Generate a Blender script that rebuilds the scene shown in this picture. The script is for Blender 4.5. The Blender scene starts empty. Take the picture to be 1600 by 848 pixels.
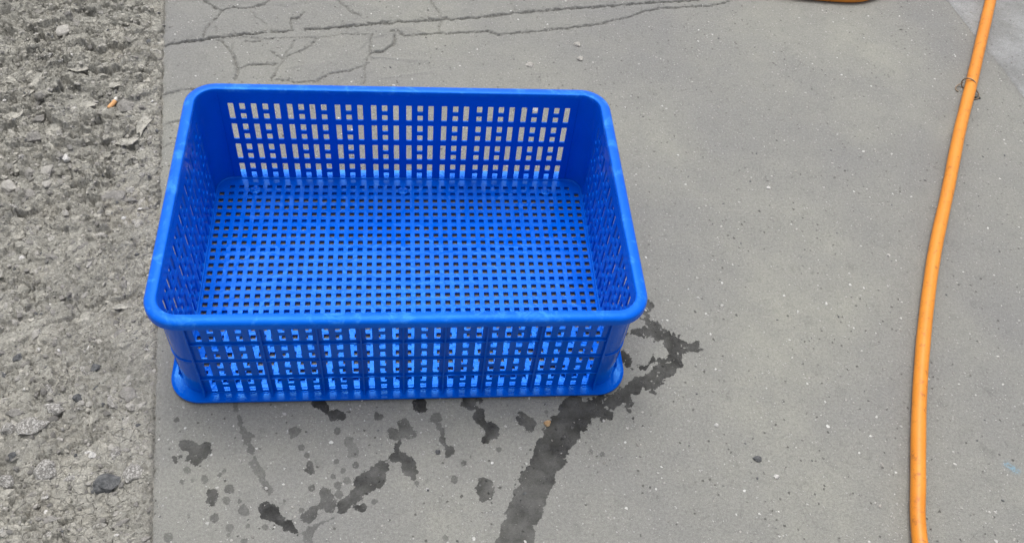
import bpy, bmesh, math, random
import numpy as np
from mathutils import Vector, Matrix, noise as mnoise

random.seed(7)
RNG = np.random.default_rng(11)
scene = bpy.context.scene
col = scene.collection

# ------------------------------------------------------------------ camera numbers (solved from the crate)
CP = np.array([0.00155, -0.82737, 1.08745]); YAW, PITCH, ROLL, FOC = -0.18743, 0.90726, 0.14355, 1.45615
_cy, _sy, _cp, _sp = math.cos(YAW), math.sin(YAW), math.cos(PITCH), math.sin(PITCH)
F_ = np.array([-_sy*_cp, _cy*_cp, -_sp]); R0 = np.array([_cy, _sy, 0.]); U0 = np.cross(R0, F_)
R_ = math.cos(ROLL)*R0 + math.sin(ROLL)*U0
U_ = -math.sin(ROLL)*R0 + math.cos(ROLL)*U0

def spot(x, y, z=0.0):
    """ground point seen at a place of the photograph (used to survey positions)"""
    d = F_ + (x-800)/(FOC*1000)*R_ - (y-424)/(FOC*1000)*U_
    t = (z-CP[2])/d[2]
    return (CP + t*d)[:2]

def survey(X, Y):
    dx, dy, dz = X-CP[0], Y-CP[1], -CP[2]
    w = dx*F_[0]+dy*F_[1]+dz*F_[2]
    w = np.where(w < .05, .05, w)
    a = dx*R_[0]+dy*R_[1]+dz*R_[2]; b = dx*U_[0]+dy*U_[1]+dz*U_[2]
    return 800+FOC*1000*a/w, 424-FOC*1000*b/w

# ------------------------------------------------------------------ tagging helpers
def tag(o, label=None, cat=None, group=None, kind=None):
    if label: o['label'] = label
    if cat: o['category'] = cat
    if group: o['group'] = group
    if kind: o['kind'] = kind
    return o

def empty(name, loc=(0, 0, 0)):
    o = bpy.data.objects.new(name, None); o.empty_display_size = .02
    col.objects.link(o); o.location = loc
    return o

def mesh_obj(name, verts, faces, mat, parent=None, smooth=False, loc=None):
    me = bpy.data.meshes.new(name)
    me.from_pydata([tuple(v) for v in verts], [], faces)
    me.validate()
    bm = bmesh.new(); bm.from_mesh(me); bmesh.ops.recalc_face_normals(bm, faces=bm.faces); bm.to_mesh(me); bm.free()
    if smooth:
        me.polygons.foreach_set('use_smooth', [True]*len(me.polygons))
    me.materials.append(mat)
    o = bpy.data.objects.new(name, me); col.objects.link(o)
    if parent: o.parent = parent
    if loc is not None: o.location = loc
    return o

def bevel(o, w, seg=1, ang=40):
    m = o.modifiers.new('bevel', 'BEVEL'); m.width = w; m.segments = seg; m.limit_method = 'ANGLE'; m.angle_limit = math.radians(ang)
    m.use_clamp_overlap = True
    return o

# ------------------------------------------------------------------ node helpers
def new_mat(name):
    m = bpy.data.materials.new(name); m.use_nodes = True
    nt = m.node_tree; nt.nodes.clear()
    out = nt.nodes.new('ShaderNodeOutputMaterial'); b = nt.nodes.new('ShaderNodeBsdfPrincipled')
    nt.links.new(b.outputs[0], out.inputs[0])
    return m, nt, b

class N:
    def __init__(s, nt): s.nt = nt
    def link(s, a, b): s.nt.links.new(a, b)
    def put(s, sock, v):
        if hasattr(v, 'links') or isinstance(v, bpy.types.NodeSocket): s.nt.links.new(v, sock)
        else: sock.default_value = v
    def pos(s):
        return s.nt.nodes.new('ShaderNodeNewGeometry').outputs['Position']
    def obj(s):
        return s.nt.nodes.new('ShaderNodeTexCoord').outputs['Object']
    def mapping(s, v, scale=(1, 1, 1), rot=(0, 0, 0), loc=(0, 0, 0)):
        n = s.nt.nodes.new('ShaderNodeMapping'); s.link(v, n.inputs[0])
        n.inputs['Scale'].default_value = scale; n.inputs['Rotation'].default_value = rot; n.inputs['Location'].default_value = loc
        return n.outputs[0]
    def noise(s, v, scale, detail=4, rough=.55, dist=0.):
        n = s.nt.nodes.new('ShaderNodeTexNoise'); s.link(v, n.inputs['Vector'])
        n.inputs['Scale'].default_value = scale; n.inputs['Detail'].default_value = detail
        n.inputs['Roughness'].default_value = rough; n.inputs['Distortion'].default_value = dist
        return n.outputs['Fac']
    def vor(s, v, scale, feature='F1', rnd=1.):
        n = s.nt.nodes.new('ShaderNodeTexVoronoi'); n.feature = feature; s.link(v, n.inputs['Vector'])
        n.inputs['Scale'].default_value = scale; n.inputs['Randomness'].default_value = rnd
        return n
    def math(s, op, a, b=0., c=None, clamp=False):
        n = s.nt.nodes.new('ShaderNodeMath'); n.operation = op; n.use_clamp = clamp
        s.put(n.inputs[0], a); s.put(n.inputs[1], b)
        if c is not None: s.put(n.inputs[2], c)
        return n.outputs[0]
    def rng(s, v, a, b, c=0., d=1., smooth=False):
        n = s.nt.nodes.new('ShaderNodeMapRange'); n.clamp = True
        if smooth: n.interpolation_type = 'SMOOTHSTEP'
        s.put(n.inputs[0], v)
        for i, q in enumerate((a, b, c, d)): s.put(n.inputs[i+1], q)
        return n.outputs[0]
    def mix(s, f, a, b, mode='MIX'):
        n = s.nt.nodes.new('ShaderNodeMix'); n.data_type = 'RGBA'; n.blend_type = mode
        s.put(n.inputs[0], f)
        for i, q in ((6, a), (7, b)):
            if isinstance(q, tuple) and len(q) == 3: q = q+(1.,)
            s.put(n.inputs[i], q)
        return n.outputs[2]
    def attr(s, name):
        n = s.nt.nodes.new('ShaderNodeAttribute'); n.attribute_name = name
        return n.outputs['Fac']
    def bump(s, h, strength, dist, prev=None):
        n = s.nt.nodes.new('ShaderNodeBump'); s.put(n.inputs['Height'], h)
        n.inputs['Strength'].default_value = strength; n.inputs['Distance'].default_value = dist
        if prev is not None: s.link(prev, n.inputs['Normal'])
        return n.outputs[0]
    def scale(s, c, f):
        """multiply a colour by a scalar socket"""
        n = s.nt.nodes.new('ShaderNodeVectorMath'); n.operation = 'SCALE'
        s.put(n.inputs[0], c[:3] if isinstance(c, tuple) else c); s.put(n.inputs['Scale'], f)
        return n.outputs[0]

# ------------------------------------------------------------------ materials
def concrete(name, tone, chips=1., coarse=1., tint=0., lighter=0.):
    m, nt, b = new_mat(name); n = N(nt); P = n.pos()
    flat = n.mapping(P, (1, 1, 0.15))
    big = n.noise(flat, 2.6, 4, .6); mid = n.noise(flat, 17, 5, .65, .4); fine = n.noise(flat, 260, 4, .75); grain = n.noise(flat, 900, 2, .7)
    c = n.mix(n.rng(big, .35, .68), (tone[0]*.84, tone[1]*.84, tone[2]*.88), (tone[0]*1.10, tone[1]*1.10, tone[2]*1.05))
    c = n.mix(n.rng(mid, .4, .72, 0, .5), c, (tone[0]*.80, tone[1]*.80, tone[2]*.82))
    if lighter:
        lp = n.noise(n.mapping(P, (1, 1, .15), loc=(3.1, 1.7, 0)), 7, 5, .7)
        c = n.mix(n.rng(lp, .42, .62, 0, lighter), c, (tone[0]*1.35, tone[1]*1.36, tone[2]*1.40))
    c = n.scale(c, n.rng(fine, .28, .72, .76, 1.22))
    c = n.scale(c, n.rng(grain, .3, .7, .74, 1.26))
    sm2 = n.noise(n.mapping(P, (1, 1, .1), loc=(8, 3, 0)), 55, 5, .75, .8)
    c = n.scale(c, n.rng(sm2, .55, .75, 1., .74))
    # exposed aggregate: pale and dark chips of several sizes
    hs = None
    clump = n.rng(n.noise(n.mapping(P, (1, 1, .1), loc=(5, 2, 0)), 6.5, 4, .7), .40, .64, .25, 1.)
    warp = nt.nodes.new('ShaderNodeVectorMath'); warp.operation = 'MULTIPLY_ADD'
    nn = nt.nodes.new('ShaderNodeTexNoise'); nt.links.new(P, nn.inputs['Vector']); nn.inputs['Scale'].default_value = 330
    nt.links.new(nn.outputs['Color'], warp.inputs[0]); warp.inputs[1].default_value = (.0045, .0045, 0); nt.links.new(P, warp.inputs[2])
    W = n.mapping(warp.outputs[0], (1, 1, 0.02))
    for k, (sc, size, thr, val) in enumerate(((165, .34, .955, 1.), (95, .27, .972, 1.), (230, .36, .955, 0.), (120, .25, .965, 0.), (400, .42, .90, 1.))):
        v = n.vor(n.mapping(W, (1, 1, 1), loc=(k*3.3, k*1.7, 0), rot=(0, 0, k*.7)), sc)
        sep = nt.nodes.new('ShaderNodeSeparateColor'); nt.links.new(v.outputs['Color'], sep.inputs[0])
        inside = n.rng(v.outputs['Distance'], size*.75, size, 1, 0)
        if val < 0: pick = n.rng(sep.outputs[0], thr, thr+.01, 1, 0)
        else: pick = n.rng(n.math('ADD', sep.outputs[0], n.math('MULTIPLY', n.math('SUBTRACT', clump, 1.), .05)), thr-.004, thr+.004)
        f = n.math('MULTIPLY', n.math('MULTIPLY', inside, pick), chips if k < 4 else chips*.6)
        if val > 0:
            c = n.mix(f, c, n.mix(sep.outputs[1], (.32, .31, .29), (.55, .55, .53)))
        else:
            c = n.mix(n.math('MULTIPLY', f, .8), c, (.07, .068, .062))
        hh = n.math('MULTIPLY', f, 1. if val > 0 else -1.)
        hs = hh if hs is None else n.math('ADD', hs, hh)
    # dirt lying in the cracks, from the crack survey
    ck = n.attr('crack')
    c = n.mix(n.math('MULTIPLY', ck, .24), c, (.06, .056, .05))
    # blue paint smudge, rust and ochre dust
    # wet patches: dark and glossy where the water still stands
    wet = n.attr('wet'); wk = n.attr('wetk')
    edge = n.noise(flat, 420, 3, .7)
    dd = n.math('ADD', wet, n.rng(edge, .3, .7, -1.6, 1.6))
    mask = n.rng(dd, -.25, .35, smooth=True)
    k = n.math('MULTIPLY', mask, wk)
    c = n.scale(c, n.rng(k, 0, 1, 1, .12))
    stain = n.attr('paint')
    c = n.mix(n.math('MULTIPLY', n.rng(fine, .42, .62), stain), c, (.12, .30, .42))
    nt.links.new(c, b.inputs['Base Color'])
    film = n.rng(n.noise(flat, 60, 3, .6), .42, .62)
    r = n.mix(n.math('MULTIPLY', k, film), (.86, .86, .86), (.20, .20, .20))
    nt.links.new(n.math('MULTIPLY', r, 1.), b.inputs['Roughness'])
    b.inputs['Specular IOR Level'].default_value = .35
    h = n.math('ADD', n.math('MULTIPLY', fine, .9*coarse), n.math('MULTIPLY', grain, .35*coarse))
    h = n.math('ADD', h, n.math('MULTIPLY', hs, .8))
    h = n.math('ADD', h, n.math('MULTIPLY', mid, .6))
    nt.links.new(n.bump(h, 1., .0015), b.inputs['Normal'])
    return m

M_SLAB = concrete('smooth_grey_concrete', (.217, .217, .201))
M_SLAB2 = concrete('pale_rough_concrete', (.222, .225, .220), chips=.7, coarse=1.8, lighter=.85)

def rough_mat():
    m, nt, b = new_mat('broken_rough_concrete'); n = N(nt); P = n.pos()
    big = n.noise(P, 7, 4, .6, .3); mid = n.noise(P, 38, 6, .68, .5); fine = n.noise(P, 210, 5, .78); grain = n.noise(P, 800, 3, .7)
    c = n.mix(n.rng(big, .34, .66), (.325, .318, .285), (.47, .455, .405))
    c = n.mix(n.rng(mid, .45, .72, 0, .5), c, (.235, .229, .205))
    tan = n.noise(n.mapping(P, loc=(4, 9, 0)), 11, 5, .7)
    c = n.mix(n.rng(tan, .54, .68, 0, .6), c, (.42, .395, .34))
    c = n.scale(c, n.rng(fine, .28, .72, .58, 1.36))
    c = n.scale(c, n.rng(grain, .3, .7, .72, 1.28))
    for k, (sc, size, thr, colr) in enumerate(((150, .36, .93, (.50, .48, .44)), (260, .4, .93, (.06, .058, .052)), (340, .4, .93, (.55, .54, .5)))):
        v = n.vor(n.mapping(P, loc=(k*2, k, 0)), sc)
        sep = nt.nodes.new('ShaderNodeSeparateColor'); nt.links.new(v.outputs['Color'], sep.inputs[0])
        f = n.math('MULTIPLY', n.rng(v.outputs['Distance'], size*.6, size, 1, 0), n.rng(sep.outputs[0], thr-.005, thr+.005))
        c = n.mix(n.math('MULTIPLY', f, .8), c, colr)
    ck = n.attr('crack')
    c = n.mix(n.math('MULTIPLY', ck, .55), c, (.07, .066, .058))
    nt.links.new(c, b.inputs['Base Color'])
    b.inputs['Roughness'].default_value = .9; b.inputs['Specular IOR Level'].default_value = .3
    h = n.math('ADD', n.math('MULTIPLY', fine, 1.6), n.math('MULTIPLY', grain, .6))
    h = n.math('ADD', h, n.math('MULTIPLY', mid, 1.6))
    wv = nt.nodes.new('ShaderNodeVectorMath'); wv.operation = 'MULTIPLY_ADD'
    wn = nt.nodes.new('ShaderNodeTexNoise'); nt.links.new(P, wn.inputs['Vector']); wn.inputs['Scale'].default_value = 120
    nt.links.new(wn.outputs['Color'], wv.inputs[0]); wv.inputs[1].default_value = (.008, .008, .002); nt.links.new(P, wv.inputs[2])
    ve = n.vor(n.mapping(wv.outputs[0], (1, 1, .2)), 75, 'DISTANCE_TO_EDGE')
    h = n.math('ADD', h, n.math('MULTIPLY', n.rng(ve.outputs['Distance'], 0, .06), n.rng(big, .42, .6, 0., .9)))
    nt.links.new(n.bump(h, 1., .0034), b.inputs['Normal'])
    return m
M_ROUGH = rough_mat()

def stone_mat(name, a, c2, speck=None, sc=160, rough=.85):
    m, nt, b = new_mat(name); n = N(nt); P = n.obj()
    f1 = n.noise(P, sc, 5, .7); f2 = n.noise(P, sc*4, 3, .7)
    c = n.mix(n.rng(f1, .38, .64), a, c2)
    if speck:
        c = n.mix(n.rng(n.noise(n.mapping(P, loc=(2, 3, 4)), sc*2.2, 4, .8), .5, .57, 0, .9), c, speck)
    c = n.scale(c, n.rng(f2, .3, .7, .8, 1.2))
    nt.links.new(c, b.inputs['Base Color']); b.inputs['Roughness'].default_value = rough
    b.inputs['Specular IOR Level'].default_value = .35
    nt.links.new(n.bump(n.math('ADD', f1, n.math('MULTIPLY', f2, .6)), .9, .0014), b.inputs['Normal'])
    return m
M_STONE_G = stone_mat('grey_stone', (.165, .16, .148), (.26, .25, .235))
M_STONE_L = stone_mat('pale_stone', (.27, .262, .24), (.38, .365, .34))
M_STONE_S = stone_mat('speckled_granite', (.13, .126, .118), (.22, .212, .196), (.46, .45, .43), 170)
M_STONE_D = stone_mat('dark_slate', (.055, .058, .062), (.13, .133, .135), None, 160, .6)
M_STONE_W = stone_mat('white_chip', (.46, .45, .43), (.60, .59, .57))
M_STONE_O = stone_mat('ochre_chip', (.45, .27, .13), (.58, .42, .26))
M_CRUST = stone_mat('crust_flake', (.24, .235, .208), (.38, .365, .325), None, 110)

def blue_plastic():
    m, nt, b = new_mat('blue_crate_plastic'); n = N(nt); P = n.obj()
    sm = n.noise(P, 9, 3, .6)
    c = n.mix(n.rng(sm, .35, .68), (.0002, .086, .55), (.0004, .101, .60))
    # pale scuffs on worn upward edges (wear marks with their own shape)
    scf = n.noise(n.mapping(P, (1, 1, 1), loc=(1, 2, 0)), 34, 6, .72, .6)
    zc = nt.nodes.new('ShaderNodeSeparateXYZ'); nt.links.new(P, zc.inputs[0])
    up = n.rng(zc.outputs[2], .172, .178)
    sc = n.math('MULTIPLY', n.rng(scf, .52, .66, 0, .6), up)
    c = n.mix(sc, c, (.045, .25, .72))
    nt.links.new(c, b.inputs['Base Color'])
    film = n.noise(n.mapping(P, (1, 1, 1), loc=(7, 1, 3)), 26, 4, .62, .4)
    wetf = n.rng(film, .44, .54)
    r = n.mix(wetf, (.27, .27, .27), (.095, .095, .095))
    r = n.mix(n.math('MULTIPLY', up, .7), r, (.42, .42, .42))
    nt.links.new(n.math('MULTIPLY', r, 1.), b.inputs['Roughness'])
    b.inputs['Specular IOR Level'].default_value = .5; b.inputs['Specular Tint'].default_value = (.12, .52, 1, 1)
    h = n.math('ADD', n.math('MULTIPLY', n.noise(P, 120, 3, .6), .5), n.math('MULTIPLY', n.rng(film, .44, .56), .8))
    nt.links.new(n.bump(h, .28, .0010), b.inputs['Normal'])
    return m
M_BLUE = blue_plastic()

def hose_mat():
    m, nt, b = new_mat('orange_hose_rubber'); n = N(nt); P = n.obj()
    f = n.noise(P, 14, 4, .6); g = n.noise(P, 95, 5, .75); gr = n.noise(P, 500, 3, .7)
    c = n.mix(n.rng(f, .35, .65), (.58, .195, .014), (.64, .232, .022))
    c = n.mix(n.rng(g, .55, .68, 0, .75), c, (.25, .085, .02))
    c = n.scale(c, n.rng(gr, .3, .7, .92, 1.08))
    nt.links.new(c, b.inputs['Base Color']); b.inputs['Roughness'].default_value = .42
    b.inputs['Specular IOR Level'].default_value = .4
    nt.links.new(n.bump(g, .25, .0006), b.inputs['Normal'])
    return m
M_HOSE = hose_mat()

def plain(name, c, rough=.6, metal=0., bumpsc=300):
    m, nt, b = new_mat(name); n = N(nt); P = n.obj()
    f = n.noise(P, bumpsc, 4, .7)
    cc = n.mix(n.rng(f, .35, .68), tuple(x*.75 for x in c), tuple(min(1, x*1.15) for x in c))
    nt.links.new(cc, b.inputs['Base Color']); b.inputs['Roughness'].default_value = rough; b.inputs['Metallic'].default_value = metal
    nt.links.new(n.bump(f, .4, .0004), b.inputs['Normal'])
    return m
M_WIRE = plain('dull_wire', (.22, .17, .12), .45, .5)
M_WIRE_D = plain('dark_wire_end', (.035, .04, .035), .6)
M_FILTER = plain('cigarette_filter_paper', (.62, .33, .14), .8)
M_PAPER = plain('burnt_white_paper', (.58, .56, .52), .85)

# ------------------------------------------------------------------ numpy noise for the ground relief
_perm = np.random.default_rng(3).permutation(4096)
def _h(ix, iy, s): return _perm[(_perm[(ix + s*131) & 4095] + iy) & 4095]
def perlin(x, y, s=0):
    ix, iy = np.floor(x).astype(int), np.floor(y).astype(int); fx, fy = x-ix, y-iy
    u, v = fx*fx*fx*(fx*(fx*6-15)+10), fy*fy*fy*(fy*(fy*6-15)+10)
    def g(dx, dy):
        a = _h(ix+dx, iy+dy, s)*(2*np.pi/4096.)
        return np.cos(a)*(fx-dx)+np.sin(a)*(fy-dy)
    return (g(0, 0)*(1-u)+g(1, 0)*u)*(1-v)+(g(0, 1)*(1-u)+g(1, 1)*u)*v
def fbm(x, y, o=4, s=0, r=.5):
    t = 0; a = 1.
    for k in range(o): t = t+a*perlin(x*2**k, y*2**k, s+k*7); a *= r
    return t*1.4
def worley(x, y, s=0):
    ix, iy = np.floor(x).astype(int), np.floor(y).astype(int)
    f1 = np.full(x.shape, 9.); f2 = np.full(x.shape, 9.); cid = np.zeros(x.shape)
    for dx in (-1, 0, 1):
        for dy in (-1, 0, 1):
            h1 = _h(ix+dx, iy+dy, s); h2 = _h(ix+dx, iy+dy, s+5)
            d = np.hypot(ix+dx+h1/4096.-x, iy+dy+h2/4096.-y)
            near = d < f1
            f2 = np.where(near, f1, np.minimum(f2, d)); cid = np.where(near, h1/4096., cid); f1 = np.where(near, d, f1)
    return f1, f2, cid
def facets(x, y, s=0, tilt=1.):
    ix, iy = np.floor(x).astype(int), np.floor(y).astype(int)
    f1 = np.full(x.shape, 9.); f2 = np.full(x.shape, 9.); hh = np.zeros(x.shape)
    for dx in (-1, 0, 1):
        for dy in (-1, 0, 1):
            h1 = _h(ix+dx, iy+dy, s)/4096.; h2 = _h(ix+dx, iy+dy, s+5)/4096.; h3 = _h(ix+dx, iy+dy, s+9)/4096.; h4 = _h(ix+dx, iy+dy, s+13)/4096.
            vx, vy = x-(ix+dx+h1), y-(iy+dy+h2); d = np.hypot(vx, vy); near = d < f1
            f2 = np.where(near, f1, np.minimum(f2, d)); f1 = np.where(near, d, f1)
            hh = np.where(near, (h3-.5)+tilt*((h4-.5)*vx*2+(h1-.5)*vy*2), hh)
    return hh, f2-f1
def sstep(a, b, x):
    t = np.clip((x-a)/(b-a), 0, 1); return t*t*(3-2*t)

# ------------------------------------------------------------------ ground grid
def graded(a, b, h, lo=None, hi=None, grow=1.35):
    n = max(1, int(round((b-a)/h))); core = list(np.linspace(a, b, n+1))
    if hi is not None:
        st = h; x = core[-1]
        while x < hi: st *= grow; x += st; core.append(x)
    if lo is not None:
        st = h; x = core[0]
        while x > lo: st *= grow; x -= st; core.insert(0, x)
    return core
offs = graded(-.36, 0, .0016, lo=-30)[:-1] + graded(0, 1.15, .002)[:-1] + graded(1.15, 1.85, .003, hi=32)
ys = graded(-.47, .24, .0019, lo=-30)[:-1]+graded(.24, .76, .00125, hi=32)
offs = np.array(offs); ys = np.array(ys)
OFF, Y = np.meshgrid(offs, ys)              # rows = y
yc = np.clip(Y, -1.5, 1.8)
_ea, _eb = spot(258, 0), spot(238, 848)
ES = (_ea[0]-_eb[0])/(_ea[1]-_eb[1]); E0_ = _ea[0]-ES*_ea[1]
fine_zone = sstep(-.75, -.42, OFF)*(1-sstep(1.9, 2.3, OFF))*sstep(-.75, -.5, Y)*(1-sstep(.8, 1.0, Y))
wob = (.0030*perlin(Y*35, Y*0, 2)+.0022*perlin(Y*110, Y*0, 4)+.0012*perlin(Y*290, Y*0, 6))*np.exp(-(OFF/.02)**2)
X = E0_+ES*yc+OFF+wob
PX, PY = survey(X, Y)
sx = spot(258, 400)

# --- rough broken ground relief (metres)
NR = int(np.searchsorted(offs, .006))
XF, YF, OFFF = X, Y, OFF
X, Y, OFF = X[:, :NR], Y[:, :NR], OFF[:, :NR]
wx = X+.006*perlin(X*60, Y*60, 21); wy = Y+.006*perlin(X*60, Y*60, 22)
f1, f2, cid = worley(wx/.026, wy/.022, 1)
g1, g2, gid = worley(wx/.012, wy/.011, 9)
k1, k2, kid = worley((X+.012*fbm(X*30, Y*30, 3, 61))/.062, (Y+.012*fbm(X*30, Y*30, 3, 67))/.052, 41)
plates = sstep(-.12, .22, fbm(X*9, Y*9, 2, 31))
upper = sstep(-.12, .25, Y+.1*perlin(X*8, Y*8, 55))
rough = .0060*fbm(X*9, Y*9, 3, 40)
rough += (.0052*(cid-.3)*np.clip(1-(f1/.62)**2, 0, 1)+.0012*cid)*(.35+.65*plates)*(.5+.5*upper)
rough += .0020*(gid)*np.clip(1-(g1/.6)**2, 0, 1)*(.5+.5*upper)
rough -= .0042*(1-sstep(0, .10, f2-f1))*plates*(.35+.65*upper)
rough -= .0060*(1-sstep(0, .035, k2-k1))*sstep(-.1, .2, perlin(X*13, Y*13, 77))*upper
rough += .0018*(kid-.5)*upper
rg = 1-np.abs(fbm(X*46, Y*46, 4, 90, .6))
rough += .0040*(rg-.75)*(.55+.45*upper)
rough += .0011*fbm(X*150, Y*150, 3, 15, .6)
qx = X+.010*fbm(X*40, Y*40, 3, 151)+.002*perlin(X*260, Y*260, 152); qy = Y+.010*fbm(X*40, Y*40, 3, 153)+.002*perlin(X*260, Y*260, 154)
A1, B1 = facets(qx/.040, qy/.034, 161, 1.1); A2, B2 = facets(qx/.017, qy/.015, 171, 1.3); A3, B3 = facets(qx/.0075, qy/.0070, 181, 1.2)
pa = sstep(-.25, .25, fbm(X*12, Y*12, 2, 191)); pb = sstep(-.2, .25, fbm(X*16, Y*16, 2, 193))
rough = rough*.85+.0092*A1*(.4+.6*upper)+.0080*A2*pa*(.5+.5*upper)+.0040*A3*(.4+.6*pb)
rough -= .0050*(1-sstep(0, .05, B1))*pa*(.3+.7*upper)+.0034*(1-sstep(0, .10, B2))*pb
terr = fbm(X*22, Y*30, 3, 95)
rough += .0022*(np.floor(terr*5)/5-terr*.0)*upper          # flaky scaled layers
rough = rough-.0035
# near the slab the rough ground rises to its level, then a dirty gap
nearm = np.exp(-(OFF/.05)**2)
rough = rough*(1-.45*nearm)+.001*nearm
gap = np.exp(-((OFF+.0022)/.0022)**2)*(.35+.65*sstep(-.3, .2, perlin(Y*22, Y*0+3, 12)))
chew = np.exp(-((OFF+.006)/.007)**2)*sstep(.05, .45, perlin(Y*30, Y*0+8, 33))
H = np.where(OFF < 0, (rough-.0045*chew), 0.)
CR = np.where(OFF < .0035, np.clip(gap*.9+.5*chew, 0, 1), 0)
# deep crevices in the rough part are coloured darker
CR = np.where(OFF < 0, np.maximum(CR, .8*(1-sstep(0, .045, B1))*pa*(.3+.7*upper)), CR)
CR = np.where(OFF < 0, np.maximum(CR, .5*(1-sstep(0, .09, B2))*pb*pa), CR)
CR = np.where(OFF < 0, np.maximum(CR, .65*(1-sstep(0, .05, k2-k1))*sstep(0, .25, perlin(X*13, Y*13, 77))*upper), CR)

_H, _CR = H, CR
X, Y, OFF = XF, YF, OFFF
H = np.zeros(X.shape); CR = np.zeros(X.shape); H[:, :NR] = _H; CR[:, :NR] = _CR

# --- slab: gentle undulation, broken lines near the top, side joint
slab = .0009*fbm(X*5, Y*5, 2, 70)+.00022*fbm(X*110, Y*110, 3, 73)
cracks = []
def zz(pts, w, d=.004, st=0): cracks.append(([(250+a/3.556, b/3.556) for a, b in pts], w, d, st))
def z4(pts, w, d=.004, st=0): cracks.append(([(700+a/2.909, b/2.909) for a, b in pts], w, d, st))
zz([(20, 250), (130, 235), (250, 215), (370, 195), (470, 186), (580, 180)], 1.5, .006, 1)
zz([(620, 172), (680, 176), (735, 168)], 1.3, .005)
zz([(810, 160), (900, 158), (1040, 145), (1200, 130), (1400, 115), (1600, 98)], 1.4, .006, 1)
z4([(0, 85), (120, 78), (300, 60), (500, 42), (700, 28), (900, 12), (1140, 0)], 1.3, .005)
zz([(310, 220), (470, 205), (600, 215), (760, 205), (870, 212), (1000, 190), (1150, 188)], .7, .002)
zz([(1340, 180), (1360, 192), (1480, 190), (1560, 184)], 1.3, .004)
z4([(-40, 146), (0, 152), (90, 145), (180, 138), (225, 158), (270, 150), (400, 142), (560, 126), (700, 108), (745, 92), (800, 84), (850, 68), (880, 52), (960, 38), (1080, 30), (1200, 27), (1280, 8)], 1.1, .004, 1)
zz([(230, -10), (290, 30), (345, 52), (400, 33), (480, 45), (560, 28), (620, -5)], 1.0, .004)
zz([(345, 52), (325, 82), (285, 115), (250, 170), (238, 215)], .9, .004)
zz([(285, 125), (312, 160), (315, 200)], .5, .002)
zz([(340, 225), (375, 265), (405, 300), (415, 340), (432, 372), (420, 435)], 1.9, .004)
zz([(405, 232), (400, 290), (425, 330)], .8, .002)
zz([(450, 374), (520, 355), (600, 357), (650, 350)], 1.1, .004)
zz([(470, 222), (520, 230), (562, 224)], 1.1, .003)
zz([(870, 212), (840, 250), (780, 285), (705, 310), (660, 370), (640, 400), (615, 445)], .8, .003)
zz([(750, 220), (715, 275), (680, 325), (610, 282)], .6, .003)
zz([(1175, 190), (1165, 300), (1140, 350), (1135, 460)], .9, .003)
zz([(1305, 195), (1298, 245), (1235, 282), (1170, 292)], 1.8, .005)
zz([(1280, 168), (1320, 168), (1345, 188)], 1.3, .004)
zz([(1165, 345), (1080, 385), (950, 412), (860, 450), (750, 452), (640, 440)], .8, .003)
zz([(975, -10), (1010, 22), (1060, 62), (1115, 85)], 1.4, .003)
zz([(800, 70), (770, 98), (725, 104), (728, 165)], 1.2, .004)
zz([(500, 60), (540, 100), (590, 130), (585, 180)], .6, .002)
zz([(1500, -10), (1530, 40), (1562, 75), (1566, 110), (1545, 180)], .8, .003)
z4([(280, -5), (300, 40), (320, 60)], .7, .002)
z4([(870, 10), (882, 45)], .4, .002)
cracks.append(([(256, 147), (280, 141), (304, 139), (330, 131)], .8, .003, 0))
cracks.append(([(257, 194), (275, 188), (296, 184)], .9, .003, 0))
cracks.append(([(256, 228), (270, 222), (285, 225)], .6, .002, 0))

def seg_d(pts, x, y):
    best = np.full(x.shape, 1e9)
    for (ax, ay), (bx, by) in zip(pts[:-1], pts[1:]):
        dx, dy = bx-ax, by-ay; L2 = dx*dx+dy*dy+1e-9
        t = np.clip(((x-ax)*dx+(y-ay)*dy)/L2, 0, 1)
        best = np.minimum(best, np.hypot(x-ax-t*dx, y-ay-t*dy))
    return best
top = (PY > -80) & (PY < 260) & (PX > 240) & (PX < 1200) & (OFF > 0) & (fine_zone > .5)
jx = PX[top]+2.6*perlin(X[top]*70, Y[top]*70, 51)+2.2*perlin(X[top]*210, Y[top]*210, 52)+1.5*perlin(X[top]*420, Y[top]*420, 57)
jy = PY[top]+2.6*perlin(X[top]*70, Y[top]*70, 53)+2.2*perlin(X[top]*210, Y[top]*210, 54)+1.5*perlin(X[top]*420, Y[top]*420, 58)
hc = np.zeros(jx.shape); nearest = np.full(jx.shape, 99.); cc = np.zeros(jx.shape)
for pts, w, d, st in cracks:
    dd = seg_d(pts, jx, jy)
    wv = .6*w*(.75+.8*np.clip(perlin(jx/17., jy/17., 57)+.3, -.3, 1))
    prof = np.exp(-(dd/(wv+.42))**2)
    hc = np.minimum(hc, -d*1.2*prof); cc = np.maximum(cc, prof*np.clip(d/.0045, .35, 1))
    hc = hc-.0007*np.exp(-dd/7.)*(d/.004); nearest = np.minimum(nearest, dd*(.004/d))
hc = hc+.0016*fbm(X[top]*150, Y[top]*150, 3, 201, .65)*np.exp(-nearest/6.)*np.clip(.5+1.6*perlin(X[top]*14, Y[top]*14, 203), 0, 1)
slab[top] += hc; CRs = np.zeros(X.shape); CRs[top] = cc
# fragments between the breaks have settled unevenly
frag = top & (PY < 150) & (PX < 760)
q1, q2, qid = worley(PX/75., PY/42., 81)
slab = slab+np.where(frag, .0026*(qid-.6)*sstep(0, .12, q2-q1)*sstep(760, 650, PX)*(1-sstep(110, 150, PY)), 0)
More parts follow.
